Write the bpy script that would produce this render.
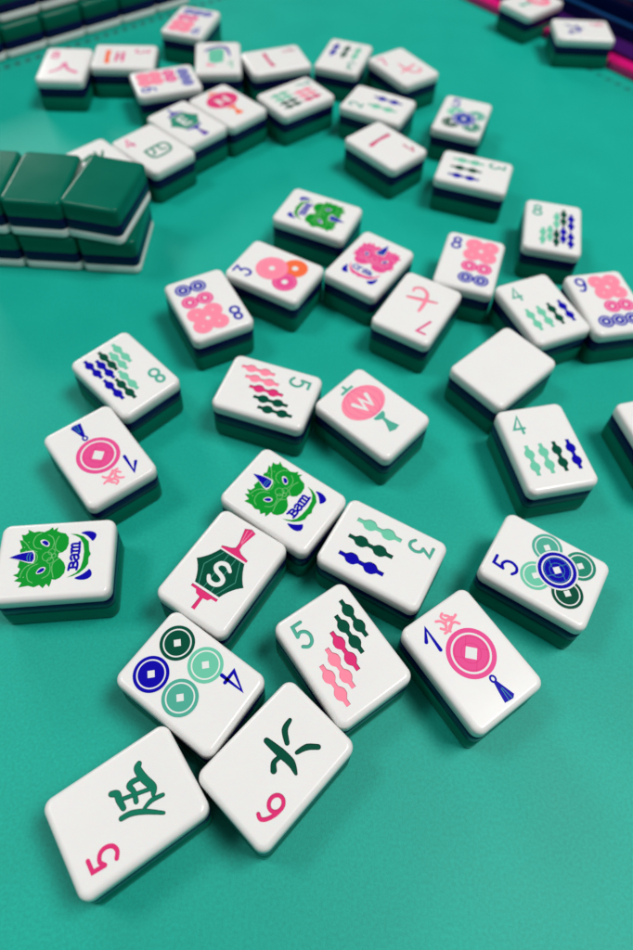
import bpy, bmesh, math, random
from mathutils import Vector, Matrix
from mathutils.geometry import tessellate_polygon

random.seed(7)
for o in list(bpy.data.objects):
    bpy.data.objects.remove(o)
scene = bpy.context.scene
COL = scene.collection
R = math.radians

# ---------------------------------------------------------------- camera
cam_d = bpy.data.cameras.new('camera')
cam = bpy.data.objects.new('camera', cam_d)
COL.objects.link(cam)
scene.camera = cam
rt = Vector((0.998277, 0.0462759, 0.03607729))
up = Vector((-0.05867733, 0.78729148, 0.61378261))
bk = rt.cross(up)
cam.matrix_world = Matrix(((rt.x, up.x, bk.x, 0), (rt.y, up.y, bk.y, 0), (rt.z, up.z, bk.z, .18939), (0, 0, 0, 1)))
cam_d.sensor_fit = 'HORIZONTAL'
cam_d.sensor_width = 36
cam_d.lens = 727.43 / 633 * 36
cam_d.shift_y = -81.27 / 633
cam_d.clip_start = .01
cam_d.clip_end = 50
cam_d.dof.use_dof = True
cam_d.dof.focus_distance = .170
cam_d.dof.aperture_fstop = 17

# ---------------------------------------------------------------- light
world = bpy.data.worlds.new('World')
scene.world = world
world.use_nodes = True
bg = world.node_tree.nodes['Background']
bg.inputs[0].default_value = (.93, .96, 1, 1)
bg.inputs[1].default_value = .125


def area(name, loc, target, sx, sy, power, col=(1, .98, .95)):
    d = bpy.data.lights.new(name, 'AREA')
    d.shape = 'RECTANGLE'
    d.size, d.size_y, d.energy, d.color = sx, sy, power, col
    o = bpy.data.objects.new(name, d)
    o.location = loc
    o.rotation_euler = (Vector(target) - Vector(loc)).to_track_quat('-Z', 'Y').to_euler()
    COL.objects.link(o)
    return o


area('ceiling_lamp_key', (.64, .13, 1.55), (.12, .15, 0), .6, .45, 19.3, (1, .99, .975))
area('ceiling_lamp_back', (-2.05, 3.1, 1.6), (-.15, .3, 0), 1.2, .7, 38, (1, .99, .975))
area('ceiling_lamp_left', (-.86, .24, 1.55), (-.15, .2, 0), .45, .35, 7.2, (1, .99, .98))

scene.view_settings.view_transform = 'Standard'
scene.view_settings.look = 'None'
scene.view_settings.exposure = 0
scene.view_settings.gamma = 1


# ---------------------------------------------------------------- materials
def lin(r, g, b):
    f = lambda c: (c / 255) / 12.92 if c / 255 <= .04045 else ((c / 255 + .055) / 1.055) ** 2.4
    return (f(r), f(g), f(b), 1)


def mat(name, col, rough=.3, **kw):
    m = bpy.data.materials.new(name)
    m.use_nodes = True
    b = m.node_tree.nodes['Principled BSDF']
    b.inputs['Base Color'].default_value = col
    b.inputs['Roughness'].default_value = rough
    for k, v in kw.items():
        b.inputs[k.replace('_', ' ')].default_value = v
    return m


def speckle(m, base, dark, scale, bump, bscale, rough=None):
    nt = m.node_tree
    b = nt.nodes['Principled BSDF']
    tc = nt.nodes.new('ShaderNodeTexCoord')
    n = nt.nodes.new('ShaderNodeTexNoise')
    n.inputs['Scale'].default_value = scale
    n.inputs['Detail'].default_value = 4
    nt.links.new(tc.outputs['Object'], n.inputs['Vector'])
    r = nt.nodes.new('ShaderNodeValToRGB')
    r.color_ramp.elements[0].position = .3
    r.color_ramp.elements[1].position = .7
    r.color_ramp.elements[0].color = dark
    r.color_ramp.elements[1].color = base
    nt.links.new(n.outputs['Fac'], r.inputs['Fac'])
    nt.links.new(r.outputs['Color'], b.inputs['Base Color'])
    if bump:
        n2 = nt.nodes.new('ShaderNodeTexNoise')
        n2.inputs['Scale'].default_value = bscale
        n2.inputs['Detail'].default_value = 3
        nt.links.new(tc.outputs['Object'], n2.inputs['Vector'])
        bp = nt.nodes.new('ShaderNodeBump')
        bp.inputs['Strength'].default_value = bump
        bp.inputs['Distance'].default_value = .0003
        nt.links.new(n2.outputs['Fac'], bp.inputs['Height'])
        nt.links.new(bp.outputs['Normal'], b.inputs['Normal'])
    if rough:
        mr = nt.nodes.new('ShaderNodeMapRange')
        mr.inputs['To Min'].default_value, mr.inputs['To Max'].default_value = rough
        nt.links.new(n.outputs['Fac'], mr.inputs['Value'])
        nt.links.new(mr.outputs['Result'], b.inputs['Roughness'])
    return m


WHITE = mat('white_melamine', (.84, .835, .815, 1), .2)
speckle(WHITE, (.85, .845, .825, 1), (.825, .82, .80, 1), 60, .02, 250, (.16, .26))
bw = WHITE.node_tree.nodes['Principled BSDF']
bw.inputs['Specular IOR Level'].default_value = .36
bw.inputs['Subsurface Weight'].default_value = .12
bw.inputs['Subsurface Scale'].default_value = .0012
NAVY = mat('navy_acrylic', (.003, .004, .055, 1), .18)
speckle(NAVY, (.0035, .005, .062, 1), (.0025, .0035, .045, 1), 90, .03, 500, (.14, .28))
GREEN = mat('green_melamine', (.0, .15, .095, 1), .18)
speckle(GREEN, (.0, .142, .088, 1), (.0, .128, .080, 1), 70, .03, 400, (.10, .18))
GREEN.node_tree.nodes['Principled BSDF'].inputs['Specular IOR Level'].default_value = .16
MAT = mat('teal_mat_vinyl', (.006, .33, .22, 1), .5)
speckle(MAT, (.004, .412, .315, 1), (.003, .384, .294, 1), 45, .18, 3500, (.42, .52))
MAT.node_tree.nodes['Principled BSDF'].inputs['Specular IOR Level'].default_value = .23
NAVY.node_tree.nodes['Principled BSDF'].inputs['Specular IOR Level'].default_value = .15
nt = MAT.node_tree
b_ = nt.nodes['Principled BSDF']
src = b_.inputs['Base Color'].links[0].from_socket
gn = nt.nodes.new('ShaderNodeTexNoise')
gn.inputs['Scale'].default_value = 1400
gn.inputs['Detail'].default_value = 5
gr = nt.nodes.new('ShaderNodeMapRange')
gr.inputs['From Min'].default_value, gr.inputs['From Max'].default_value = .3, .7
gr.inputs['To Min'].default_value, gr.inputs['To Max'].default_value = .89, 1.10
mx = nt.nodes.new('ShaderNodeVectorMath')
mx.operation = 'SCALE'
tcm = nt.nodes.new('ShaderNodeTexCoord')
nt.links.new(tcm.outputs['Object'], gn.inputs['Vector'])
nt.links.new(gn.outputs['Fac'], gr.inputs['Value'])
nt.links.new(src, mx.inputs[0])
nt.links.new(gr.outputs['Result'], mx.inputs['Scale'])
nt.links.new(mx.outputs['Vector'], b_.inputs['Base Color'])
STITCH = mat('stitch_print', (.002, .14, .12, 1), .5)
def ink(n, c, r=.28):
    return mat(n, c, r, Specular_IOR_Level=.06)


C = {
    'blue': ink('ink_blue', lin(16, 8, 168)),
    'dark': ink('ink_dark_green', lin(6, 78, 58)),
    'mid': ink('ink_mid_green', lin(36, 135, 110)),
    'teal': ink('ink_teal', lin(80, 172, 150)),
    'mint': ink('ink_mint', lin(110, 200, 168)),
    'green': ink('ink_dragon_green', lin(16, 150, 48)),
    'pink': ink('ink_pink', lin(250, 140, 165)),
    'hot': ink('ink_hot_pink', lin(222, 52, 118)),
    'rose': ink('ink_rose', lin(232, 82, 148)),
    'orange': ink('ink_orange', lin(246, 112, 68)),
    'char': ink('ink_jade', lin(20, 120, 92)),
    'line': ink('ink_gap_white', (.78, .80, .78, 1)),
    'leaf': ink('ink_pale_line', lin(125, 205, 130)),
    'blush': ink('ink_pale_pink', lin(245, 165, 190)),
}

for k_ in ('char', 'dark', 'mint', 'blue', 'hot', 'pink', 'teal', 'rose'):
    c_ = C[k_].node_tree.nodes['Principled BSDF'].inputs['Base Color'].default_value
    f_ = .78 if k_ in ('mint', 'pink', 'teal', 'rose') else .45
    C[k_ + '_edge'] = ink('ink_rim_shade_' + k_, tuple(v * f_ for v in c_[:3]) + (1,))  # darker ink copies: shade of the engraved rims put into the colour

# ---------------------------------------------------------------- tile body
W, L, H = .0213, .0290, .0155
RC = .0024
Z1, Z2 = .0069, .01145


def outline(inset, n=8):
    rc = max(RC - inset, .0006)
    pts = []
    for k, (a, b) in enumerate(((1, 1), (-1, 1), (-1, -1), (1, -1))):
        cx, cy = a * (W / 2 - inset - rc), b * (L / 2 - inset - rc)
        for q in range(n + 1):
            an = R(90 * k + q * 90 / n)
            pts.append((cx + rc * math.cos(an), cy + rc * math.sin(an)))
    return pts


def loft(name, prof, m):
    bm = bmesh.new()
    rings = [[bm.verts.new((x, y, z)) for x, y in outline(i)] for i, z in prof]
    n = len(rings[0])
    for a, b in zip(rings, rings[1:]):
        for k in range(n):
            f = bm.faces.new((a[k], a[(k + 1) % n], b[(k + 1) % n], b[k]))
            f.smooth = True
    f1 = bm.faces.new(rings[-1])
    f2 = bm.faces.new(list(reversed(rings[0])))
    for r in (rings[0], rings[-1]):
        for k in range(n):
            e = bm.edges.get((r[k], r[(k + 1) % n]))
            e.smooth = False
    me = bpy.data.meshes.new(name)
    bm.to_mesh(me)
    bm.free()
    me.materials.append(m)
    return me


def arc(r, z0, sgn, n=7):
    out = []
    for q in range(n + 1):
        a = R(90 * q / n)
        out.append((r * (1 - math.cos(a)), z0 + sgn * r * math.sin(a)))
    return out


rw = .0014
wprof = [(.00012, Z2 + .00002), (0, Z2 + .00016)] + arc(rw, H - rw, 1)
wprof[-1] = (rw, H)
white_me = loft('white_layer', wprof, WHITE)
navy_me = loft('navy_layer', [(.00012, Z1 + .00002), (.00002, Z1 + .00014), (.00002, Z2 - .00014), (.00012, Z2 - .00002)], NAVY)
rg = .0013
gprof = [(i, z) for i, z in reversed(arc(rg, rg, -1))] + [(0, Z1 - .00016), (.00012, Z1 - .00002)]
green_me = loft('green_layer', gprof, GREEN)


def link(name, me, parent=None):
    o = bpy.data.objects.new(name, me)
    COL.objects.link(o)
    o.parent = parent
    return o


def empty(name):
    o = bpy.data.objects.new(name, None)
    o.empty_display_size = .005
    COL.objects.link(o)
    return o


def tag(o, label, cat, group=None):
    o['label'] = label
    o['category'] = cat
    if group:
        o['group'] = group
    return o


PROTO = [('white_layer', white_me), ('navy_layer', navy_me), ('green_layer', green_me)]


def bare_tile():
    root = empty('mahjong_tile')
    for n, me in PROTO:
        link(n, me, root)
    return root


# ---------------------------------------------------------------- printed pieces (mm on the tile face)
class Ink:
    """collects filled shapes (mm) in stacked layers and builds one mesh"""

    def __init__(self):
        self.v, self.f, self.m, self.mats = [], [], [], []
        self.lay = 0
        self.cut = []

    def _mi(self, c):
        if c not in self.mats:
            self.mats.append(c)
        return self.mats.index(c)

    def fill(self, loops, c, step=True):
        if step:
            self.lay += 1
        z = .02 + .004 * self.lay
        if c != 'line':
            self.cut.append((loops, c))
        tris = tessellate_polygon([[Vector((x, y, 0)) for x, y in lp] for lp in loops])
        base = len(self.v)
        flat = [p for lp in loops for p in lp]
        self.v += [(x, y, z) for x, y in flat]
        for t in tris:
            a, b, d = (flat[k] for k in t)
            s = (b[0] - a[0]) * (d[1] - a[1]) - (b[1] - a[1]) * (d[0] - a[0])
            if abs(s) < 1e-9:
                continue
            t = t if s > 0 else tuple(reversed(t))
            self.f.append([base + k for k in t])
            self.m.append(self._mi(c))
        return self

    def disc(self, cx, cy, r, c, hole=None, n=44, step=True):
        lp = [[(cx + r * math.cos(2 * math.pi * k / n), cy + r * math.sin(2 * math.pi * k / n)) for k in range(n)]]
        if hole:
            if isinstance(hole, (int, float)):
                lp.append([(cx + hole * math.cos(2 * math.pi * k / n), cy + hole * math.sin(2 * math.pi * k / n)) for k in range(n)][::-1])
            else:
                lp.append(hole)
        return self.fill(lp, c, step)

    def stroke(self, pts, w, c, closed=False, smooth=True, cap=True):
        """pts mm, w number or list"""
        n = len(pts)
        ws = [w] * n if isinstance(w, (int, float)) else list(w)
        P, Q = [], []
        if smooth and n > 2:
            idx = range(n if closed else n - 1)
            for i in idx:
                g = (lambda k: pts[k % n]) if closed else (lambda k: pts[min(max(k, 0), n - 1)])
                gw = (lambda k: ws[k % n]) if closed else (lambda k: ws[min(max(k, 0), n - 1)])
                p0, p1, p2, p3 = g(i - 1), g(i), g(i + 1), g(i + 2)
                for s in range(7):
                    t = s / 7
                    P.append(tuple(.5 * (2 * p1[a] + (p2[a] - p0[a]) * t + (2 * p0[a] - 5 * p1[a] + 4 * p2[a] - p3[a]) * t * t + (3 * p1[a] - p0[a] - 3 * p2[a] + p3[a]) * t ** 3) for a in (0, 1)))
                    Q.append(gw(i) * (1 - t) + gw(i + 1) * t)
            if not closed:
                P.append(pts[-1])
                Q.append(ws[-1])
        else:
            P, Q = list(pts), ws
        n = len(P)
        lft, rgt = [], []
        for i in range(n):
            a = P[(i - 1) % n] if (closed or i > 0) else P[i]
            b = P[(i + 1) % n] if (closed or i < n - 1) else P[i]
            d1 = Vector((P[i][0] - a[0], P[i][1] - a[1]))
            d2 = Vector((b[0] - P[i][0], b[1] - P[i][1]))
            d1 = d1.normalized() if d1.length > 1e-6 else d2.normalized()
            d2 = d2.normalized() if d2.length > 1e-6 else d1
            t = (d1 + d2)
            t = t.normalized() if t.length > 1e-6 else d1
            k = min(1.6, 1 / max(.3, t.dot(d1)))
            nx, ny = -t.y * Q[i] / 2 * k, t.x * Q[i] / 2 * k
            lft.append((P[i][0] + nx, P[i][1] + ny))
            rgt.append((P[i][0] - nx, P[i][1] - ny))
        self.lay += 1
        z = .02 + .004 * self.lay
        base = len(self.v)
        self.v += [(x, y, z) for x, y in lft] + [(x, y, z) for x, y in rgt]
        mi = self._mi(c)
        for i in range(n if closed else n - 1):
            j = (i + 1) % n
            self.f.append([base + n + i, base + n + j, base + j, base + i])
            self.m.append(mi)
        if c != 'line' and max(Q) > .35:
            if closed:
                self.cut.append(([lft, rgt], c))
            else:
                ends = []
                for e, o_ in ((n - 1, n - 2), (0, 1)):
                    d = Vector((P[e][0] - P[o_][0], P[e][1] - P[o_][1]))
                    a0 = math.atan2(d.y, d.x)
                    ends.append([(P[e][0] + Q[e] / 2 * math.cos(a0 + R(-90 + 180 * q / 6)), P[e][1] + Q[e] / 2 * math.sin(a0 + R(-90 + 180 * q / 6))) for q in range(1, 6)])
                self.cut.append(([rgt + (ends[0] if cap else []) + lft[::-1] + (ends[1] if cap else [])], c))
        if cap and not closed:
            for e, o_ in ((0, 1), (n - 1, n - 2)):
                d = Vector((P[e][0] - P[o_][0], P[e][1] - P[o_][1]))
                if d.length < 1e-6:
                    continue
                a0 = math.atan2(d.y, d.x)
                r = Q[e] / 2
                b2 = len(self.v)
                pts2 = [(P[e][0] + r * math.cos(a0 + R(-90 + 180 * q / 8)), P[e][1] + r * math.sin(a0 + R(-90 + 180 * q / 8)), z) for q in range(9)]
                self.v += pts2
                self.f.append(list(range(b2, b2 + 9)))
                self.m.append(mi)
        return self

    def mesh(self, name):
        me = bpy.data.meshes.new(name)
        me.from_pydata([(x / 1000, y / 1000, z / 1000) for x, y, z in self.v], [], self.f)
        for c in self.mats:
            me.materials.append(C[c])
        me.polygons.foreach_set('material_index', self.m)
        me.update()
        return me


def circ(cx, cy, rx, ry, a0, a1, n):
    return [(cx + rx * math.cos(R(a0 + (a1 - a0) * k / n)), cy + ry * math.sin(R(a0 + (a1 - a0) * k / n))) for k in range(n + 1)]


def digit(ch, col, x=-5.75, y=8.3, w=3.1, h=6.0, sw=.9):
    k = Ink()
    T = lambda pts: [(x - w / 2 + a * w, y - h / 2 + b * h) for a, b in pts]
    if ch == '1':
        k.stroke(T([(.16, .55), (.80, 1), (.70, 0)]), sw, col, smooth=False)
    elif ch == '2':
        k.stroke(T([(.05, .72), (.2, .94), (.5, 1), (.85, .9), (.95, .7), (.8, .45), (.4, .2), (.05, .02)]), sw, col)
        k.stroke(T([(.05, .02), (1, .02)]), sw, col)
    elif ch == '3':
        k.stroke(T([(.05, 1), (.9, 1), (.45, .6)]), sw, col, smooth=False)
        k.stroke(T([(.45, .6), (.8, .56), (.98, .32), (.8, .06), (.4, 0), (.05, .14)]), sw, col)
    elif ch == '4':
        k.stroke(T([(.78, .0), (.78, 1), (.0, .28), (1.05, .28)]), sw, col, smooth=False)
    elif ch == '5':
        k.stroke(T([(.92, 1), (.18, 1), (.10, .55)]), sw, col, smooth=False)
        k.stroke(T([(.10, .55), (.45, .66), (.85, .55), (.98, .32), (.8, .08), (.4, 0), (.02, .12)]), sw, col)
    elif ch == '6':
        k.stroke(T([(.92, .95), (.6, 1.0), (.3, .85), (.08, .55), (.03, .3)]), sw, col)
        k.stroke(T(circ(.5, .28, .47, .28, 0, 330, 11)), sw, col, closed=True)
    elif ch == '7':
        k.stroke(T([(.0, 1), (.95, 1), (.25, 0)]), sw, col, smooth=False)
    elif ch == '8':
        k.stroke(T(circ(.5, .25, .47, .25, 0, 330, 11)), sw, col, closed=True)
        k.stroke(T(circ(.5, .76, .38, .22, 0, 330, 11)), sw, col, closed=True)
    elif ch == '9':
        k.stroke(T([(.08, .05), (.4, 0), (.7, .15), (.92, .45), (.97, .7)]), sw, col)
        k.stroke(T(circ(.5, .72, .47, .28, 0, 330, 11)), sw, col, closed=True)
    return ('number', k)


def stick(x, y0, y1, col, hw=1.45):
    """bamboo stick from y1 (bottom) to y0 (top)"""
    L_ = y0 - y1
    s = .58
    prof = [(0, s), (.10, s)]
    for c0 in (.29, .71):
        prof += [(c0 - .155, s), (c0 - .13, s + .25), (c0 - .085, hw * .86), (c0 - .04, hw), (c0 + .04, hw), (c0 + .085, hw * .86), (c0 + .13, s + .25), (c0 + .155, s)]
    prof += [(.9, s), (1, s)]
    lp = [(x + w, y1 + t * L_) for t, w in prof] + [(x - w, y1 + t * L_) for t, w in reversed(prof)]
    e = .13
    ctr = y1 + L_ / 2
    inner = [(x + (px - x) * (1 - e / max(abs(px - x), .3)), ctr + (py - ctr) * (1 - 2 * e / L_)) for px, py in lp]
    k = Ink().fill([lp], col + '_edge')
    keep = list(k.cut)
    k.fill([inner], col)
    k.cut = keep
    return ('bamboo_stick', k)


def coin(cx, cy, r, col, inner=None, z=0, halo=0, d=None, tr=None):
    k = Ink()
    k.lay = z
    if halo:
        k.disc(cx, cy, r + halo, 'line')
    d = d or r * .27
    dia = [(cx + d, cy), (cx, cy + d), (cx - d, cy), (cx, cy - d)]
    if r > 2.95:
        k.disc(cx, cy, r, col)
        k.disc(cx, cy, r * .81, 'line')
        k.disc(cx, cy, r * .73, inner or col)
        k.fill([dia], 'line')
    else:
        k.disc(cx, cy, r, col)
        k.disc(cx, cy, r * .74, 'blush' if col in ('rose', 'pink') else 'line')
        k.disc(cx, cy, r * .62, col)
        k.disc(cx, cy, r * .22, 'line')
    k.cut = k.cut[:1]
    if tr:                                     # fine engraved lines inside the big coins
        q = d * 1.06
        for a, b in ((dia[0], dia[1]), (dia[1], dia[2]), (dia[2], dia[3]), (dia[3], dia[0])):
            dx, dy = b[0] - a[0], b[1] - a[1]
            ln = math.hypot(dx, dy)
            ux, uy = dx / ln, dy / ln
            px, py = cx + (a[0] - cx) * 1.08, cy + (a[1] - cy) * 1.08
            k.stroke([(px, py), (px - ux * r * .42, py - uy * r * .42)], .09, tr)
        for q in (.67, .40):
            k.disc(cx, cy, r * q, tr, hole=r * q - .08)
    k.cut = k.cut[:1]
    return ('coin', k)


def plain_coin(cx, cy, r, col, z=0, hole=.75):
    k = Ink()
    k.lay = z
    k.disc(cx, cy, r, col)
    k.disc(cx, cy, r * .80, 'blush' if col != 'orange' else 'orange', hole=r * .77)
    k.disc(cx, cy, hole, 'line')
    k.cut = k.cut[:1]
    return ('coin', k)


HEAD = [(5.8, 9.5), (5.7, 8.6), (7.3, 9.2), (7.2, 8.2), (7.8, 7.5), (8.7, 7.7), (7.8, 6.1), (8.0, 5.0), (7.7, 3.5), (8.2, 2.4), (9.0, 1.5), (8.1, 1.2), (8.9, 0.1), (7.8, 0.3), (7.3, -0.6), (6.9, -2.0), (5.7, -2.9), (3.9, -3.1), (2.4, -2.7), (1.6, -1.8), (1.4, -0.9), (0.4, -0.8), (-0.1, -1.4), (-1.3, -2.5), (-2.6, -3.0), (-4.1, -2.9), (-5.3, -2.0), (-5.8, -0.9), (-5.6, 0.0), (-6.6, 0.1), (-7.6, 0.4), (-6.7, 1.2), (-7.8, 1.9), (-6.9, 2.9), (-7.4, 4.1), (-6.9, 5.6), (-7.2, 7.9), (-5.9, 7.3), (-5.4, 9.2), (-4.6, 8.2), (-3.8, 9.7), (-3.4, 8.6), (-2.2, 8.2), (-1.7, 8.9), (-0.4, 8.7), (1.5, 8.6), (3.0, 9.0), (3.6, 8.5)]
HORN = [(1.0, 11.3), (1.6, 9.8), (2.0, 8.3), (2.2, 6.7), (2.2, 5.8), (1.5, 5.3), (0.2, 5.1), (-0.6, 5.5), (-0.5, 6.5), (0.0, 8.0), (0.5, 9.6)]
JAW = [(6.7, -3.2), (6.5, -5.0), (5.7, -6.7), (4.2, -8.1), (2.6, -8.35), (1.6, -8.5), (0.6, -9.0), (-0.4, -8.5), (-2.0, -8.6), (-3.2, -7.9), (-4.4, -6.6), (-5.1, -5.1), (-5.4, -3.6), (-4.3, -5.7), (-3.1, -6.7), (-1.2, -7.1), (1.4, -7.2), (3.6, -6.8), (5.3, -5.8), (6.1, -4.6)]
FANG1 = [(6.8, -5.6), (7.3, -7.4), (6.9, -9.2), (6.1, -10.0), (5.0, -9.8), (4.1, -9.1), (4.9, -8.5), (6.1, -7.3)]
FANG2 = [(-5.7, -5.2), (-5.0, -7.0), (-4.1, -8.3), (-3.3, -9.0), (-4.4, -9.7), (-5.5, -9.7), (-6.3, -8.5), (-6.3, -6.8)]


def smooth_loop(pts, it=1):
    for _ in range(it):
        out = []
        n = len(pts)
        for i in range(n):
            a, b = pts[i], pts[(i + 1) % n]
            out += [(a[0] * .75 + b[0] * .25, a[1] * .75 + b[1] * .25), (a[0] * .25 + b[0] * .75, a[1] * .25 + b[1] * .75)]
        pts = out
    return pts


def bez(p0, p1, p2, n=6):
    return [tuple((1 - t) ** 2 * p0[a] + 2 * t * (1 - t) * p1[a] + t * t * p2[a] for a in (0, 1)) for t in [k / n for k in range(n + 1)]]


def letters(word, col, x0, x1, y, h, sw=.55, bow=0.0):
    k = Ink()
    G = {
        'B': (1.15, [[(.28, 0), (.28, 1)], [(0, 0), (.6, 0), (.98, .12), (.98, .4), (.6, .52), (.3, .52)], [(.6, .54), (.9, .66), (.9, .88), (.6, 1), (0, 1)]]),
        'A': (1.05, [[(.12, .66), (.4, .78), (.74, .7), (.78, .4), (.78, .1), (1.0, .02)], [(.75, .46), (.35, .42), (.08, .24), (.2, .03), (.5, .02), (.75, .18)]]),
        'M': (1.6, [[(.0, .76), (.2, .76), (.2, 0)], [(.2, .6), (.45, .78), (.68, .66), (.68, 0)], [(.68, .6), (.92, .78), (1.15, .66), (1.15, 0)], [(.0, 0), (.38, 0)], [(.52, 0), (.84, 0)], [(1.0, 0), (1.36, 0)]]),
        'C': (1.1, [[(.92, .8), (.6, 1), (.22, .85), (.08, .5), (.22, .14), (.6, 0), (.95, .16)]]),
        'R': (1.05, [[(.2, 0), (.2, .74)], [(.2, .5), (.45, .74), (.75, .7)], [(0, 0), (.45, 0)], [(0, .74), (.2, .74)]]),
        'K': (1.05, [[(.2, 0), (.2, 1)], [(.8, .72), (.25, .35)], [(.4, .45), (.85, 0)], [(0, 0), (.42, 0)], [(0, 1), (.2, 1)], [(.62, 0), (1.0, 0)]]),
    }
    tot = sum(G[c][0] for c in word)
    sc = (x1 - x0) / tot
    x = x0
    mid = (x0 + x1) / 2
    for c in word:
        for s in G[c][1]:
            pts = []
            for a, b in s:
                b = b if c in 'BK' or c == 'C' else b * 1.26
                px = x + a * sc
                py = y + b * h + bow * ((px - mid) / (x1 - x0) * 2) ** 2
                pts.append((px, py))
            k.stroke(pts, sw, col, smooth=len(pts) > 3)
        x += G[c][0] * sc
    return k


def dragon(body, line, word):
    P = []
    k = Ink().fill([HEAD], body)
    for s in ([(2.0, 5.0), (1.0, 4.4), (-.2, 4.4), (-.9, 5.2)], [(2.9, 3.6), (3.4, 5.2), (4.9, 5.9), (6.6, 5.4), (7.4, 4.2)], [(2.2, 4.6), (3.0, 6.4), (4.4, 7.4), (5.6, 8.6)],
              [(-1.2, 4.0), (-2.0, 5.6), (-3.6, 6.3), (-5.4, 5.8), (-6.2, 4.6)], [(-.9, 4.8), (-1.6, 6.6), (-3.0, 7.6), (-4.6, 7.9)], [(3.0, .9), (4.4, .6), (6.0, 1.2), (6.8, 2.4)],
              [(-1.6, 1.0), (-3.0, .7), (-4.4, 1.1), (-5.2, 2.4)], [(1.6, -1.2), (2.6, .0), (4.4, .2), (6.2, -.4)], [(0, -1.2), (-1.2, .2), (-3.0, .3), (-5.2, -.3)],
              [(-.6, 7.2), (.2, 6.6), (1.4, 7.6)]):
        k.stroke(s, .16, line)
    for cx, cy, r in ((.7, 1.9, 1.2), (1.9, .9, .8), (-.5, 1.0, .8), (.8, .3, .55)):
        k.stroke(circ(cx, cy, r, r, 0, 330, 11), .14, line, closed=True)
    for x, y in ((-.4, 7.0), (-1.5, 6.2), (2.6, 7.4), (3.6, 7.9), (5.0, 7.0), (-4.6, 7.0)):
        k.disc(x, y, .16, line, n=10)
    P.append(('dragon_head', k))
    for pts, ip in (([(5.2, 4.3), (5.6, 3.4), (5.0, 2.2), (4.1, 1.6), (3.3, 1.9), (3.6, 2.9), (4.3, 3.8)], [(4.9, 3.9), (5.3, 3.0), (4.7, 2.1), (3.9, 1.9), (3.6, 2.5), (4.2, 3.2)]),
                    ([(-4.0, 4.2), (-2.7, 3.8), (-2.1, 2.8), (-2.3, 1.8), (-3.3, 2.0), (-4.0, 2.9)], [(-3.7, 4.0), (-2.8, 3.5), (-2.3, 2.6), (-2.7, 2.0), (-3.4, 2.4), (-3.8, 3.3)])):
        e = Ink()
        e.lay = 24
        e.fill([smooth_loop(pts)], 'line').fill([smooth_loop(ip)], 'blue')
        P.append(('dragon_eye', e))
    h = Ink()
    h.lay = 24
    cxm = sum(p[0] for p in HORN) / len(HORN)
    cym = sum(p[1] for p in HORN) / len(HORN)
    h.fill([[(cxm + (x - cxm) * 1.25, cym + (y - cym) * 1.07 - .15) for x, y in HORN]], 'line')
    h.fill([HORN], 'blue')
    h.stroke([(-.3, 6.6), (.8, 6.9), (1.9, 6.6)], .12, 'teal').stroke([(-.4, 6.0), (.8, 6.2), (1.9, 6.0)], .12, 'teal')
    P.append(('dragon_horn', h))
    P.append(('dragon_jaw', Ink().fill([JAW], body)))
    for f in (FANG1, FANG2):
        P.append(('dragon_fang', Ink().fill([smooth_loop(f)], 'blue')))
    if word == 'BAM':
        kk = letters('BAM', 'blue', -3.4, 4.7, -6.0, 2.0, .62, .2)
    else:
        kk = letters('CRAK', 'blue', -3.9, 4.3, -6.0, 1.9, .5, .2)
    P.append(('word', kk))
    return P


def hex_lantern(body, trim, letter, ribs='teal'):
    P = []
    top = (-3.8, 6.7)
    side = bez((-3.8, 6.6), (-4.9, 3.4), (-7.4, 1.3)) + bez((-7.4, 1.3), (-5.2, -.6), (-3.8, -4.05))[1:]
    lp = side + [(-x, y) for x, y in reversed(side)]
    k = Ink().fill([lp], body)
    for s in ([(2.6, -3.9), (4.9, 1.5), (2.7, 6.5)], [(-2.5, -3.9), (-4.8, 1.3), (-2.6, 6.5)], [(1.15, -3.9), (1.15, 6.5)], [(-1.15, -3.9), (-1.15, 6.5)]):
        k.stroke(s, .13, ribs, smooth=False, cap=False)
    P.append(('lantern_body', k))
    t = Ink().fill([[(-4.0, -4.5), (-4.0, -5.2), (-1.5, -5.8), (-.45, -6.5), (-.3, -8.0), (-1.3, -12.5), (.3, -13.0), (2.0, -12.2), (.8, -8.0), (.8, -6.5), (1.6, -5.9), (4.1, -5.1), (4.1, -4.5)]], trim)
    t.stroke([(.2, -8.2), (-.1, -12.6)], .14, 'blush', smooth=False).stroke([(.45, -8.4), (1.1, -12.2)], .14, 'blush', smooth=False)
    P.append(('tassel', t))
    P.append(('lantern_cap', Ink().fill([[(-3.95, 7.2), (4.0, 7.2), (4.0, 7.95), (2.3, 8.0), (1.7, 8.8), (.35, 9.1), (.4, 12.4), (-.7, 12.4), (-.6, 9.0), (-1.9, 8.8), (-2.4, 8.0), (-3.95, 7.95)]], trim)))
    P.append(letter_piece(letter, 0, 1.55, 4.4, 6.0))
    return P


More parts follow.
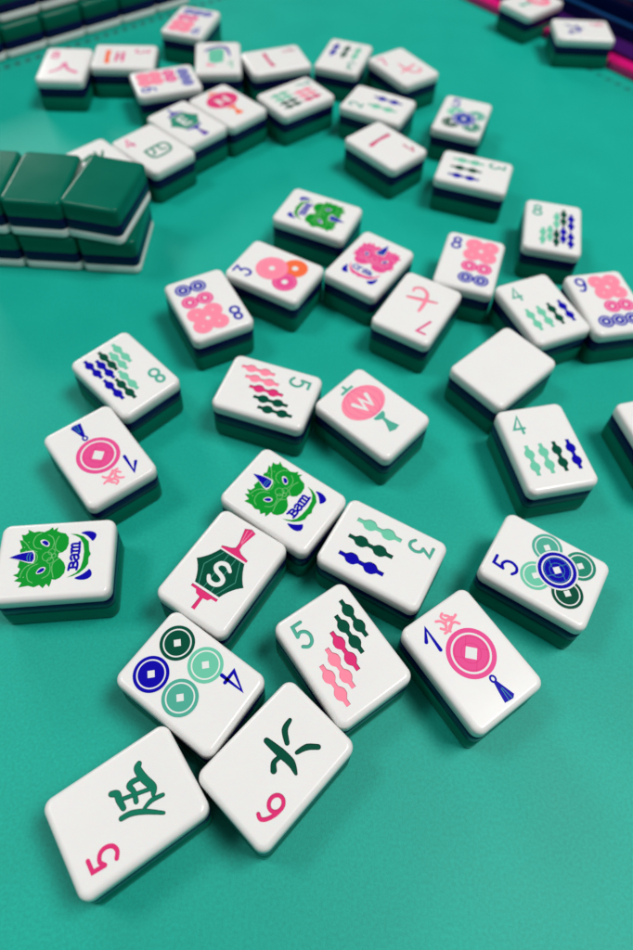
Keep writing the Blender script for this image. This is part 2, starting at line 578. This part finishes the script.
def letter_piece(ch, cx, cy, w, h, sw=1.15):
    k = Ink()
    k.lay = 6
    T = lambda pts: [(cx + a * w / 2, cy + b * h / 2) for a, b in pts]
    if ch == 'S':
        k.stroke(T([(.86, .62), (.42, .95), (-.3, .98), (-.82, .68), (-.8, .26), (-.2, .02), (.5, -.12), (.86, -.42), (.62, -.84), (-.1, -.98), (-.86, -.66)]), [sw * .8] + [sw] * 9 + [sw * .8], 'line')
    if ch == 'W':
        k.stroke(T([(-1, .9), (-.45, -.9), (0, .9), (.45, -.9), (1, .9)]), sw, 'line', smooth=False)
    if ch == 'N':
        k.stroke(T([(-.8, -.9), (-.8, .9), (.8, -.9), (.8, .9)]), sw, 'line', smooth=False)
    if ch == 'E':
        k.stroke(T([(.7, .9), (-.7, .9), (-.7, -.9), (.7, -.9)]), sw, 'line', smooth=False)
        k.stroke(T([(-.7, 0), (.5, 0)]), sw, 'line', smooth=False)
    return ('letter', k)


def round_lantern(body, trim, letter, rib):
    P = []
    cx, cy = .45, 4.0
    lp = circ(cx, cy, 7.55, 5.75, 0, 352, 44)
    k = Ink().fill([lp], body)
    for f in (.82, .52, .2):
        for s in (-1, 1):
            k.stroke([(cx + s * 7.3 * f * math.cos(R(a)) , cy + 5.55 * math.sin(R(a))) for a in range(-84, 85, 24)], .13, rib, cap=False)
    P.append(('lantern_body', k))
    P.append(('lantern_cap', Ink().fill([[(-2.1, 10.1), (-2.1, 10.95), (0, 11.0), (.05, 12.6), (.95, 12.6), (.95, 11.0), (2.9, 10.95), (2.9, 10.1)]], trim)))
    P.append(('tassel', Ink().fill([[(-2.1, -2.1), (2.2, -2.1), (2.1, -3.0), (1.2, -3.9), (.7, -4.1), (.8, -6.2), (1.6, -9.0), (-.4, -9.3), (-2.4, -8.5), (-.7, -5.6), (-.3, -4.0), (-1.0, -3.7), (-2.0, -3.0)]], trim)))
    P.append(letter_piece(letter, cx, 3.6, 5.8, 4.3, 1.35))
    return P


def brush(*strokes, col='char'):
    k = Ink()
    g = 1.22
    for edge in (True, False):
        for pts, w in strokes:
            ws = [w] * len(pts) if isinstance(w, (int, float)) else list(w)
            ws = [q * g if edge else max(q * g - .3, .15) for q in ws]
            k.stroke(pts, ws, col + '_edge' if edge and col + '_edge' in C else col)
        if edge:
            keep = list(k.cut)
    k.cut = keep
    return ('character', k)


def rows8():
    return [coin(5.35, -8.9, 2.75, 'blue'), coin(-.05, -8.9, 2.75, 'blue'), coin(5.35, -2.6, 2.85, 'rose'), coin(0, -2.6, 2.85, 'rose'),
            plain_coin(5.5, 3.7, 3.25, 'pink', 0, .3), plain_coin(-.15, 3.7, 3.25, 'pink', 3, .3), plain_coin(5.5, 9.2, 3.25, 'pink', 6, .3), plain_coin(-.15, 9.2, 3.25, 'pink', 9, .3),
            digit('8', 'blue', -6.6)]


DES = {}
DES['crak5'] = lambda: [digit('5', 'hot', y=7.6, h=5.6), brush(
    ([(5.9, -5.9), (5.1, -5.2), (2.7, -5.5), (.2, -6.3), (-1.2, -5.7)], [1.0, 1.4, 1.5, 1.4, .7]),
    ([(3.1, -5.2), (3.5, -3.3), (3.1, -2.3), (1.6, -2.6), (-.3, -2.2)], [.8, 1.0, 1.1, .9, .9]),
    ([(1.7, -.2), (.9, -3.2), (.1, -6.0)], .75),
    ([(3.9, 1.5), (3.2, .5), (1.8, .6), (.1, .5)], [1.0, 1.3, 1.2, 1.0]),
    ([(-1.4, 1.7), (-1.7, -.4), (-3.0, -2.9), (-5.4, -6.0)], [.9, 1.0, .95, .6]),
    ([(-2.4, -3.0), (-1.9, -5.0), (-2.3, -7.4)], [.6, .85, .7]))]
DES['crak6'] = lambda: [digit('6', 'hot', y=7.2, h=5.9), brush(
    ([(3.8, -7.8), (3.2, -5.6), (.9, -4.0)], [.8, 1.2, .95]), ([(-2.0, -4.1), (-2.8, -6.4), (-4.6, -8.2)], [.75, 1.15, 1.0]),
    ([(4.5, -1.2), (.6, -1.6), (-2.5, -1.8), (-4.8, -1.0)], [1.1, 1.7, 1.5, .6]), ([(0, -1.1), (.2, .7), (-.9, 1.9)], [.8, 1.0, 1.2]), col='dark')]


DES['dot4'] = lambda: [coin(-4.45, -8.0, 4.2, 'dark'), coin(-4.45, .75, 4.2, 'mint', z=6), coin(4.5, -8.0, 4.2, 'blue', z=12), coin(4.5, .9, 4.2, 'teal', z=18), digit('4', 'blue')]


def dot1():
    P = [coin(.5, .6, 6.1, 'rose', 'rose', z=0, d=1.95, tr='hot'), digit('1', 'blue', sw=.95)]
    k = Ink()
    for s in ([(-1.7, 9.2), (-.9, 8.4), (-.1, 9.2), (-.6, 10.6), (-1.6, 11.2)], [(-1.6, 7.7), (.2, 7.9), (1.6, 9.1), (1.9, 10.4), (1.2, 11.2)], [(1.0, 11.9), (.2, 11.4), (.6, 10.2), (2.0, 9.4), (3.6, 9.8)],
              [(2.9, 7.6), (2.1, 8.6), (.4, 8.4), (-.2, 7.4)], [(-.2, 9.2), (.8, 10.0), (2.4, 9.9)]):
        k.stroke(s, .66, 'pink')
    P.append(('knot', k))
    t = Ink().stroke(circ(.7, -6.75, .62, .75, 0, 330, 11), .5, 'blue', closed=True)
    t.fill([[(.25, -7.6), (1.15, -7.6), (2.5, -12.0), (1.7, -12.6), (.6, -12.5), (-.7, -12.3), (-.2, -9.6)]], 'blue')
    t.stroke([(.8, -9.4), (.5, -12.4)], .12, 'teal').stroke([(1.1, -9.4), (1.5, -12.4)], .12, 'teal')
    P.append(('tassel', t))
    return P


DES['dot1'] = dot1
DES['bam5'] = lambda: [stick(6.95, 10.3, -.6, 'dark'), stick(3.7, 7.8, -3.2, 'dark'), stick(.45, 5.1, -5.8, 'hot'), stick(-2.85, 2.5, -8.4, 'pink'), stick(-6.2, 0, -10.9, 'pink'), digit('5', 'teal')]
DES['bam3'] = lambda: [stick(-5.1, 3, -9.9, 'mint', 1.6), stick(.3, 3, -9.8, 'dark', 1.6), stick(5.8, 3, -9.8, 'blue', 1.6), digit('3', 'teal')]
DES['bam4'] = lambda: [stick(-6.1, 1, -9.3, 'mint'), stick(-1.75, 1, -9.3, 'mint'), stick(2.4, 1, -9.3, 'dark'), stick(6.7, 1, -9.3, 'blue'), digit('4', 'teal')]
DES['bam2'] = lambda: [stick(-2.8, 3.8, -9.9, 'mint', 1.8), stick(4.2, 3.8, -9.9, 'blue', 1.8), digit('2', 'teal')]
DES['bam8'] = lambda: [stick(6.5, -2.5, -11.8, 'blue', 1.3), stick(6.5, 8.4, -1.6, 'blue', 1.3), stick(3.75, 0, -9.6, 'blue', 1.3), stick(3.7, 10.5, .5, 'dark', 1.3), stick(1.25, -2.1, -11.9, 'dark', 1.25), stick(1.15, 8.2, -1.5, 'mint', 1.25), stick(-1.15, -.3, -9.5, 'mint', 1.25), stick(-3.75, -2.0, -11.7, 'mint', 1.25), digit('8', 'teal', -6.2, 8.0)]
DES['bam7'] = lambda: [stick(5.8, 9.8, 0, 'hot'), stick(2.4, 9.8, 0, 'pink'), stick(-1, 9.8, 0, 'pink'), stick(-4.4, -1.0, -10.6, 'mint'), stick(-1, -1.0, -10.6, 'mint'), stick(2.4, -1.0, -10.6, 'dark'), stick(5.8, -1.0, -10.6, 'dark'), digit('7', 'teal')]
DES['dot5'] = lambda: [coin(5.7, 1.7, 4.0, 'teal'), coin(-3.4, 1.4, 3.9, 'mint', z=6), coin(5.5, -7.5, 4.0, 'mid', z=12), coin(-3.5, -7.3, 4.0, 'dark', z=18), coin(1.05, -2.8, 5.0, 'blue', z=24, halo=.45, d=1.25, tr='teal'), digit('5', 'blue', -4.9, 8.9, sw=.8)]
DES['dot8'] = rows8
DES['dot9'] = lambda: [coin(-5.2, -9.0, 2.7, 'blue'), coin(-.3, -9.0, 2.7, 'blue'), coin(4.6, -9.0, 2.7, 'blue'), coin(0, -2.6, 2.85, 'rose'), coin(5.1, -2.6, 2.85, 'rose'),
                       plain_coin(5.2, 3.7, 3.2, 'pink', 0, .3), plain_coin(-.1, 3.9, 3.2, 'pink', 3, .3), plain_coin(5.0, 9.2, 3.2, 'pink', 6, .3), plain_coin(-.3, 9.3, 3.2, 'pink', 9, .3), digit('9', 'blue', -6.3, 8.9)]
DES['dot3'] = lambda: [plain_coin(4.1, -5.8, 4.5, 'orange', 0, 1.1), plain_coin(-3.6, -6.1, 4.4, 'rose', 4, 1.1), plain_coin(0, 1.2, 5.7, 'pink', 8, 1.1), digit('3', 'blue', -6.3, 9.2)]
DES['lantern_s'] = lambda: hex_lantern('dark', 'hot', 'S')
DES['lantern_e'] = lambda: hex_lantern('mid', 'blue', 'E', 'mint')
DES['lantern_w'] = lambda: round_lantern('pink', 'teal', 'W', 'rose')
DES['lantern_n'] = lambda: round_lantern('hot', 'orange', 'N', 'pink')
DES['green_dragon'] = lambda: dragon('green', 'leaf', 'BAM')
DES['red_dragon'] = lambda: dragon('rose', 'blush', 'CRAK')
DES['crak7'] = lambda: [digit('7', 'rose', -6.0, 7.5), brush(
    ([(4.9, -2.2), (.5, -3.3), (-4.9, -4.7)], [.9, 1.3, .7]),
    ([(-1.3, 2.0), (-1.3, -2.0), (-.4, -6.6), (2.4, -8.4), (4.6, -7.2), (4.4, -5.6)], [.8, 1.1, 1.0, 1.0, .9, .5]), col='pink')]
DES['crak1'] = lambda: [digit('1', 'hot'), brush(([(5.4, -3.2), (.5, -3.9), (-5.5, -3.9)], [1.7, 1.1, 1.6]), col='hot')]
DES['crak8'] = lambda: [digit('8', 'rose', -5.3, 7.5), brush(([(-.4, -.2), (-1.0, -4.2), (-5.3, -8.0)], [.9, 1.2, .8]), ([(.4, .6), (2.2, -4.6), (6.4, -7.4)], [.8, 1.2, 1.5]), col='rose')]
DES['crak3'] = lambda: [digit('3', 'rose', -4.2, 8.0), brush(([(6.2, -7.2), (1.2, -7.6), (-3.8, -7.6)], [2.0, 1.6, 2.0]), col='orange'), brush(([(4.8, -3.4), (-2.6, -3.2)], 1.1), ([(4.8, -.4), (-2.8, -.6)], 1.2), ([(1.0, -3.0), (1.0, -.8)], .8), col='rose')]
DES['crak4'] = lambda: [digit('4', 'rose'), brush(([(-4.4, -.6), (-3.9, -6.4), (4.2, -6.2), (4.9, -.6), (-4.4, -.4)], .9), ([(-1.2, -.8), (-1.6, -3.4), (-3.2, -4.6)], .8), ([(1.6, -.8), (1.6, -3.8), (3.6, -4.2)], .8), col='mid')]
DES['crak9'] = lambda: [digit('9', 'rose'), brush(([(-.4, -.2), (-1.4, -4.6), (-4.2, -8.6)], [1.0, 1.2, .7]), ([(-3.6, -2.8), (2.2, -2.4), (2.4, -6.6), (4.6, -7.6), (5.2, -5.8)], [.9, 1.3, 1.2, 1.1, .7]), col='blue')]


def pavilion():
    P = [('roof_curve', Ink().stroke([(-6.2, 4.6), (-4.6, 7.2), (.9, 9.7), (4.2, 7.6), (5.6, .6)], [.5, 1.3, 1.7, 1.6, .6], 'blue'))]
    k = Ink().fill([[(-4.4, 6.2), (.8, 7.9), (3.0, 6.6), (2.4, -4.6), (-1.6, -6.0), (-4.2, -4.4)]], 'mint')
    for y in (4, 1, -2):
        k.stroke([(-4, y), (-1, y - 1.0), (2.3, y)], .5, 'teal')
    P.append(('lattice', k))
    P.append(('blossom', Ink().disc(-4.4, -7.2, 1.2, 'pink').disc(-2.4, -7.8, 1.1, 'blush')))
    P.append(digit('1', 'mint', 5.6, -6.6))
    return P


DES['pavilion'] = pavilion
DES['blank'] = lambda: []

CACHE = {}
DEPTH = .22                                   # mm, the marks are cut into the white layer and filled with paint


def batches(pieces):
    """marks sorted into groups whose members do not touch one another"""
    out = []
    for nm, k in pieces:
        for loops, c in k.cut:
            xs = [q[0] for q in loops[0]]
            ys = [q[1] for q in loops[0]]
            bb = (min(xs) - .1, max(xs) + .1, min(ys) - .1, max(ys) + .1)
            for g in out:
                if all(bb[0] > o[0][1] or bb[1] < o[0][0] or bb[2] > o[0][3] or bb[3] < o[0][2] for o in g):
                    g.append((bb, loops, c))
                    break
            else:
                out.append([(bb, loops, c)])
    return out


def cutter(group, i):
    bm = bmesh.new()
    mats = []
    for _ in (0,):
        for bb, loops, c in group:
            i += 1
            c = c + '_edge' if c + '_edge' in C else c
            if c not in mats:
                mats.append(c)
            zb, zt = -DEPTH - .0011 * i, .5 + .003 * i
            tris = tessellate_polygon([[Vector((x, y, 0)) for x, y in lp] for lp in loops])
            flat = [q for lp in loops for q in lp]
            lo = [bm.verts.new((x, y, zb)) for x, y in flat]
            hi = [bm.verts.new((x, y, zt)) for x, y in flat]
            fs = []
            for t in tris:
                for vs in (lo, hi):
                    try:
                        fs.append(bm.faces.new([vs[q] for q in t]))
                    except ValueError:
                        pass
            b0 = 0
            for lp in loops:
                m_ = len(lp)
                for q in range(m_):
                    a, b = b0 + q, b0 + (q + 1) % m_
                    fs.append(bm.faces.new((lo[a], lo[b], hi[b], hi[a])))
                b0 += m_
            bmesh.ops.recalc_face_normals(bm, faces=fs)
            for f in fs:
                f.material_index = mats.index(c)
    me = bpy.data.meshes.new('cutter')
    bm.to_mesh(me)
    bm.free()
    for c in mats:
        me.materials.append(C[c])
    return me


def engraved(pieces):
    gs = batches(pieces)
    me = None
    for n_, g in enumerate(gs):
        me = cut_once(me, g, n_ * 10)
        if me is None:
            return None
    return finish(me)


def cut_once(base, group, num):
    # worked at a scale of 1 unit = 1 mm so that the boolean keeps its precision
    if base is None:
        base = white_me.copy()
        base.transform(Matrix.Translation((0, 0, -H * 1000)) @ Matrix.Diagonal((1000, 1000, 1000, 1)))
    cm = cutter(group, num)
    a, b = bpy.data.objects.new('a', base), bpy.data.objects.new('b', cm)
    COL.objects.link(a)
    COL.objects.link(b)
    md = a.modifiers.new('cut', 'BOOLEAN')
    md.operation, md.object, md.solver = 'DIFFERENCE', b, 'EXACT'
    try:
        md.material_mode = 'TRANSFER'
    except Exception:
        pass
    bpy.context.view_layer.update()
    dg = bpy.context.evaluated_depsgraph_get()
    me = bpy.data.meshes.new_from_object(a.evaluated_get(dg))
    bpy.data.objects.remove(a)
    bpy.data.objects.remove(b)
    top = sum(p.area for p in me.polygons if p.normal.z > .99 and abs(p.center.z) < .001)
    if not (330 < top < 500):
        return None
    return me


def finish(me):
    bm = bmesh.new()
    bm.from_mesh(me)
    for f in bm.faces:
        cap = abs(f.normal.z) > .99
        f.smooth = not cap and f.material_index == 0
    for e in bm.edges:
        if any(not f.smooth for f in e.link_faces):
            e.smooth = False
    bm.to_mesh(me)
    bm.free()
    me.transform(Matrix.Diagonal((.001, .001, .001, 1)) @ Matrix.Translation((0, 0, H * 1000)))
    me.name = 'white_layer'
    return me


ENGR = {}


def add_design(root, key):
    if key not in CACHE:
        pieces = DES[key]()
        ENGR[key] = engraved(pieces) if pieces else None
        print('engraved', key, bool(ENGR[key]))
        CACHE[key] = [(n, k.mesh(n)) for n, k in pieces]
    for n, me in CACHE[key]:
        o = link(n, me, root)
        o.location = (0, 0, H - (DEPTH / 1000 if ENGR[key] else 0))
    if ENGR[key]:
        for ch in root.children:
            if ch.name.startswith('white_layer'):
                ch.data = ENGR[key]


# ---------------------------------------------------------------- table mat
def plane_mesh(name, pts, z, m):
    me = bpy.data.meshes.new(name)
    me.from_pydata([(x, y, z) for x, y in pts], [], [list(range(len(pts)))])
    me.materials.append(m)
    return me


mat_o = link('table_mat', plane_mesh('table_mat', [(-1.2, -1.0), (1.2, -1.0), (1.2, 1.6), (-1.2, 1.6)], 0, MAT))
mat_o['kind'] = 'structure'
st_v, st_f = [], []


def dashes(p0, p1, n, ln, wd):
    a, b = Vector(p0), Vector(p1)
    d = (b - a).normalized()
    nn = Vector((-d.y, d.x))
    for i in range(n):
        c = a + (b - a) * (i / (n - 1))
        k = len(st_v)
        for s, t in ((-1, -1), (1, -1), (1, 1), (-1, 1)):
            q = c + d * s * ln / 2 + nn * (t * wd / 2) + d * t * .0006
            st_v.append((q.x, q.y, .00004))
        st_f.append([k, k + 1, k + 2, k + 3])


dashes((-.178, .3255), (-.060, .4335), 30, .0030, .0034)
dashes((.120, .3835), (.175, .3245), 15, .0026, .0022)
me = bpy.data.meshes.new('stitching')
me.from_pydata(st_v, [], st_f)
me.materials.append(STITCH)
link('stitching', me, mat_o)

# ---------------------------------------------------------------- loose tiles
LOOSE = 'face-up tiles scattered on the mat'
TILES = [
    # key, x, y, rot, label
    ('crak5', -34.59, 23.53, 127.3, 'white tile with green brush character and red 5, at the bottom left'),
    ('crak6', -3.89, 34.01, 139.1, 'white tile with dark green brush character and red 6, lowest in the middle'),
    ('dot4', -25.20, 50.04, 237.3, 'white tile with four ringed coins, dark green, mint, teal and blue, and a blue 4'),
    ('dot1', 40.52, 59.02, 37.2, 'white tile with large pink coin and upright 1, at the lower right'),
    ('bam5', 9.73, 58.62, 37.7, 'white tile with five green to pink sticks, just above the red 6 tile'),
    ('bam3', 19.60, 84.91, 243.6, 'white tile with crisp mint, dark green and blue sticks, right of the centre dragon tile'),
    ('dot5', 61.69, 82.89, 60.2, 'white tile with big blue coin over four green coins and a sharp blue 5'),
    ('lantern_s', -21.11, 77.49, 150.0, 'white tile with dark green lantern lettered S and pink tassel'),
    ('green_dragon', -7.30, 99.12, 57.4, 'white tile with green dragon face reading Bam, touching the S lantern tile'),
    ('green_dragon', -63.97, 77.57, 97.9, 'white tile with green dragon face reading Bam, lying sideways at the left edge'),
    ('bam4', 67.73, 121.47, 14.5, 'white tile with four upright sticks and mint 4, just below the blank tile'),
    ('dot1', -60.18, 109.91, 221.2, 'white tile with one large pink coin, upside down, above the left dragon tile'),
    ('bam8', -59.12, 139.78, 227.8, 'white tile with eight slanted sticks in blue, green and mint, at the left'),
    ('bam5', -14.85, 135.88, 254.1, 'white tile with five pink and green sticks lying crosswise, left of the W lantern'),
    ('lantern_w', 17.00, 130.34, 49.7, 'white tile with round pink lantern lettered W and teal tassel'),
    ('blank', 58.82, 151.64, 314.3, 'blank all-white tile with no print, in the right half'),
    ('dot8', -37.88, 171.25, 210.6, 'white tile with eight coins, blue pair at the top, left of the three large coins'),
    ('dot3', -17.02, 189.28, 63.3, 'white tile with three large overlapping coins in pink, orange and magenta'),
    ('red_dragon', 16.12, 196.11, 328.3, 'white tile with pink dragon face and blue horn reading Crak'),
    ('crak7', 32.35, 175.53, 151.9, 'white tile with pink brush character and upside-down 7, beside the pink dragon tile'),
    ('dot8', 52.10, 199.63, 344.2, 'white tile with eight coins and upright blue 8, behind the pink 7 tile'),
    ('bam4', 74.92, 178.67, 24.7, 'white tile with four sticks and blurred mint 4, touching the back of the blank tile'),
    ('dot9', 98.43, 183.42, 13.7, 'white tile with nine coins and blue 9, cut by the right edge'),
    ('bam8', 85.31, 222.31, 349.8, 'white tile with eight sticks in stepped columns, alone at the upper right'),
    ('green_dragon', -3.45, 221.90, 248.2, 'white tile with blurred green dragon face turned to the right, behind the three-coin tile'),
    ('bam3', 58.37, 254.29, 253.9, 'white tile with three short rows of sticks, in front of the blurred blue coin tile'),
    ('dot5', 56.74, 294.53, 342.4, 'white tile with blurred blue coin and four green coins, far right'),
    ('bam2', 19.70, 300.30, 66.2, 'white tile with one blue and one mint stick, behind a red stroke tile'),
    ('crak1', 22.73, 269.38, 225.6, 'white tile with a single short red stroke, in front of the two-stick tile'),
    ('bam3', 3.64, 340.93, 164.3, 'white tile with blue, dark and mint sticks, blurred, at the top centre'),
    ('crak7', 31.84, 334.67, 38.0, 'white tile with faint pink character, right of the farthest three-stick tile'),
    ('bam7', -16.96, 302.99, 311.6, 'white tile with green and pink stick clusters, blurred, right of the magenta lantern tile'),
    ('pavilion', -55.42, 332.36, 7.9, 'white tile with blue arched roof over mint lattice, blurred, near the top'),
    ('crak1', -28.35, 333.80, 294.0, 'white tile with one thin red stroke, lying sideways right of the blue roof tile'),
    ('crak4', -72.28, 257.67, 49.5, 'white tile with small green character and red 4, front of a slanting row'),
    ('lantern_e', -61.60, 277.06, 48.9, 'white tile with teal six-sided lantern, middle of the slanting row of three'),
    ('lantern_n', -46.10, 292.40, 48.8, 'white tile with magenta round lantern and orange tassel, back end of the slanting row'),
    ('crak8', -124.03, 318.43, 3.7, 'white tile with pink two-stroke character and 8, leftmost of the far tiles'),
    ('crak3', -98.70, 328.51, 274.6, 'white tile with orange and red bars, lying sideways beside the pink 8 tile'),
    ('dot9', -76.24, 309.62, 113.7, 'white tile with pink, rose and blue coin blocks, in front of the orange bar tile'),
    ('dot9', -73.35, 366.17, 167.1, 'white tile with pink and blue coins, farthest back, nearest the long tile wall'),
    ('lantern_w', 102.88, 410.05, 312.3, 'white tile cut by the top edge with pink lantern, by the magenta rack'),
    ('crak9', 125.17, 381.75, 271.5, 'white tile with small blue character, against the magenta rack at the top right'),
    ('bam4', 105.41, 127.82, 16.7, 'white tile mostly cut off by the right edge, below the nine coins'),
    ('crak5', -90.79, 245.04, 227.7, 'white tile half hidden behind the stacked green tiles'),
]


def new_tile():
    """a copy of the tile and of each of its layers"""
    r = first.copy()
    COL.objects.link(r)
    for ch in first.children:
        if ch.name.split('.')[0].endswith('_layer'):
            c = ch.copy()
            COL.objects.link(c)
            c.parent = r
            if c.name.startswith('white_layer'):
                c.data = white_me
    return r


first = bare_tile()
master_used = False
for key, x, y, rot, lab in TILES:
    if not master_used:
        r, master_used = first, True
    else:
        r = new_tile()
    tag(r, lab, 'mahjong tile', LOOSE)
    add_design(r, key)
    r.location = (x / 1000, y / 1000, .00005)
    r.rotation_euler = (0, 0, R(rot))


def face_down(x, y, rot, level, lab, group, lift=0):
    r = new_tile()
    tag(r, lab, 'mahjong tile', group)
    r.rotation_euler = (math.pi, 0, R(rot))
    r.location = (x / 1000, y / 1000, H + level * (H + .00006) + .00005 + lift)
    return r


SG = 'face-down tiles stacked at the left'
face_down(-78.7, 213.3, .3, 0, 'green-backed tile at the right end of the lower layer of the left stack', SG)
face_down(-100.1, 213.3, -.2, 0, 'green-backed tile second from the right in the lower layer of the left stack', SG)
face_down(-121.6, 213.3, .2, 0, 'green-backed tile in the lower layer of the left stack, cut by the photo edge', SG)
face_down(-79.2, 212.3, -9.8, 1, 'green-backed tile turned askew on top at the right end of the left stack', SG)
face_down(-101.3, 213.2, -1.2, 1, 'green-backed tile on top in the middle of the left stack', SG)
face_down(-122.9, 213.2, .2, 1, 'green-backed tile on top of the left stack, cut by the photo edge', SG)

# far wall, upper left: two layers of face-down tiles
WG = 'face-down tiles of the long wall at the top left'
wa = math.atan2(415.6 - 346.8, 162.8 - 85.8)
wd = Vector((math.cos(wa), math.sin(wa)))
wn = Vector((-wd.y, wd.x))
pitch = 21.45
ORD = ['first', 'second', 'third', 'fourth', 'fifth', 'sixth', 'seventh', 'eighth', 'ninth']
p0 = Vector((-162.8, 346.8))
n = 0
for i in range(-1, 6):
    c = p0 + wd * (pitch * (i - .5)) + wn * (14.6 + random.uniform(-.3, .3))
    face_down(c.x, c.y, math.degrees(wa) + random.uniform(-.5, .5), 0, 'green-backed tile in the lower layer of the far wall, %s from its left end' % ORD[i + 1], WG)
for i in range(-1, 5):
    c = p0 + wd * (pitch * (i - .5) + 2.2) + wn * (14.6 + 3.4 + random.uniform(-.3, .3))
    face_down(c.x, c.y, math.degrees(wa) + random.uniform(-.5, .5), 1, 'green-backed tile in the upper layer of the far wall, %s from its left end' % ORD[i + 1], WG)

# ---------------------------------------------------------------- rack at the upper right
MAG = mat('magenta_acrylic', lin(222, 16, 120), .2)
PUR = mat('purple_acrylic', lin(74, 26, 112), .15)
BLU = mat('blue_acrylic', lin(8, 30, 95), .12)
EDG = mat('blue_acrylic_edge', lin(14, 62, 112), .25)
for m in (PUR, BLU):
    b = m.node_tree.nodes['Principled BSDF']
    b.inputs['Transmission Weight'].default_value = .35
    b.inputs['IOR'].default_value = 1.45
ra = R(-45.3)
rd = Vector((math.cos(ra), math.sin(ra)))
rn = Vector((-rd.y, rd.x))
rp = Vector((75.4, 439.5)) / 1000


def bar(name, s0, s1, d0, d1, z0, z1, m, parent, bev=.0005):
    bm = bmesh.new()
    vs = []
    for s in (s0, s1):
        for d in (d0, d1):
            for z in (z0, z1):
                vs.append(bm.verts.new((s, d, z)))
    for f in ((0, 1, 3, 2), (4, 6, 7, 5), (0, 4, 5, 1), (2, 3, 7, 6), (0, 2, 6, 4), (1, 5, 7, 3)):
        bm.faces.new([vs[k] for k in f])
    bmesh.ops.recalc_face_normals(bm, faces=bm.faces)
    bmesh.ops.bevel(bm, geom=list(bm.edges), offset=bev, segments=2, affect='EDGES')
    me = bpy.data.meshes.new(name)
    bm.to_mesh(me)
    bm.free()
    me.materials.append(m)
    return link(name, me, parent)


rack = tag(empty('tile_rack'), 'magenta, purple and blue acrylic tile rack along the top right edge', 'tile rack')
rack.location = (rp.x, rp.y, 0)
rack.rotation_euler = (0, 0, ra)
bar('front_strip', -.06, .20, .000, .008, .0001, .0045, MAG, rack)
bar('purple_ledge', -.06, .20, .0083, .022, .0001, .0060, PUR, rack)
bar('lower_rail', -.06, .20, .0225, .0250, .0001, .0120, BLU, rack)
bar('lower_rail_edge', -.06, .20, .0223, .0252, .0121, .0128, EDG, rack, .0001)
bar('tray', -.06, .20, .0355, .0720, .0001, .0120, BLU, rack)
bar('upper_rail', -.06, .20, .0330, .0352, .0061, .0200, BLU, rack)
bar('upper_rail_edge', -.06, .20, .0329, .0353, .0201, .0209, EDG, rack, .0001)
RG = 'face-down tiles behind the rack rail at the top right'
for i in range(6):
    q = rp + rd * (.0215 * i + .012) + rn * .0525
    t = face_down(q.x * 1000, q.y * 1000, math.degrees(ra), 0, 'green-backed tile on the acrylic rack, %s from its far left end' % ORD[i], RG, .0122)
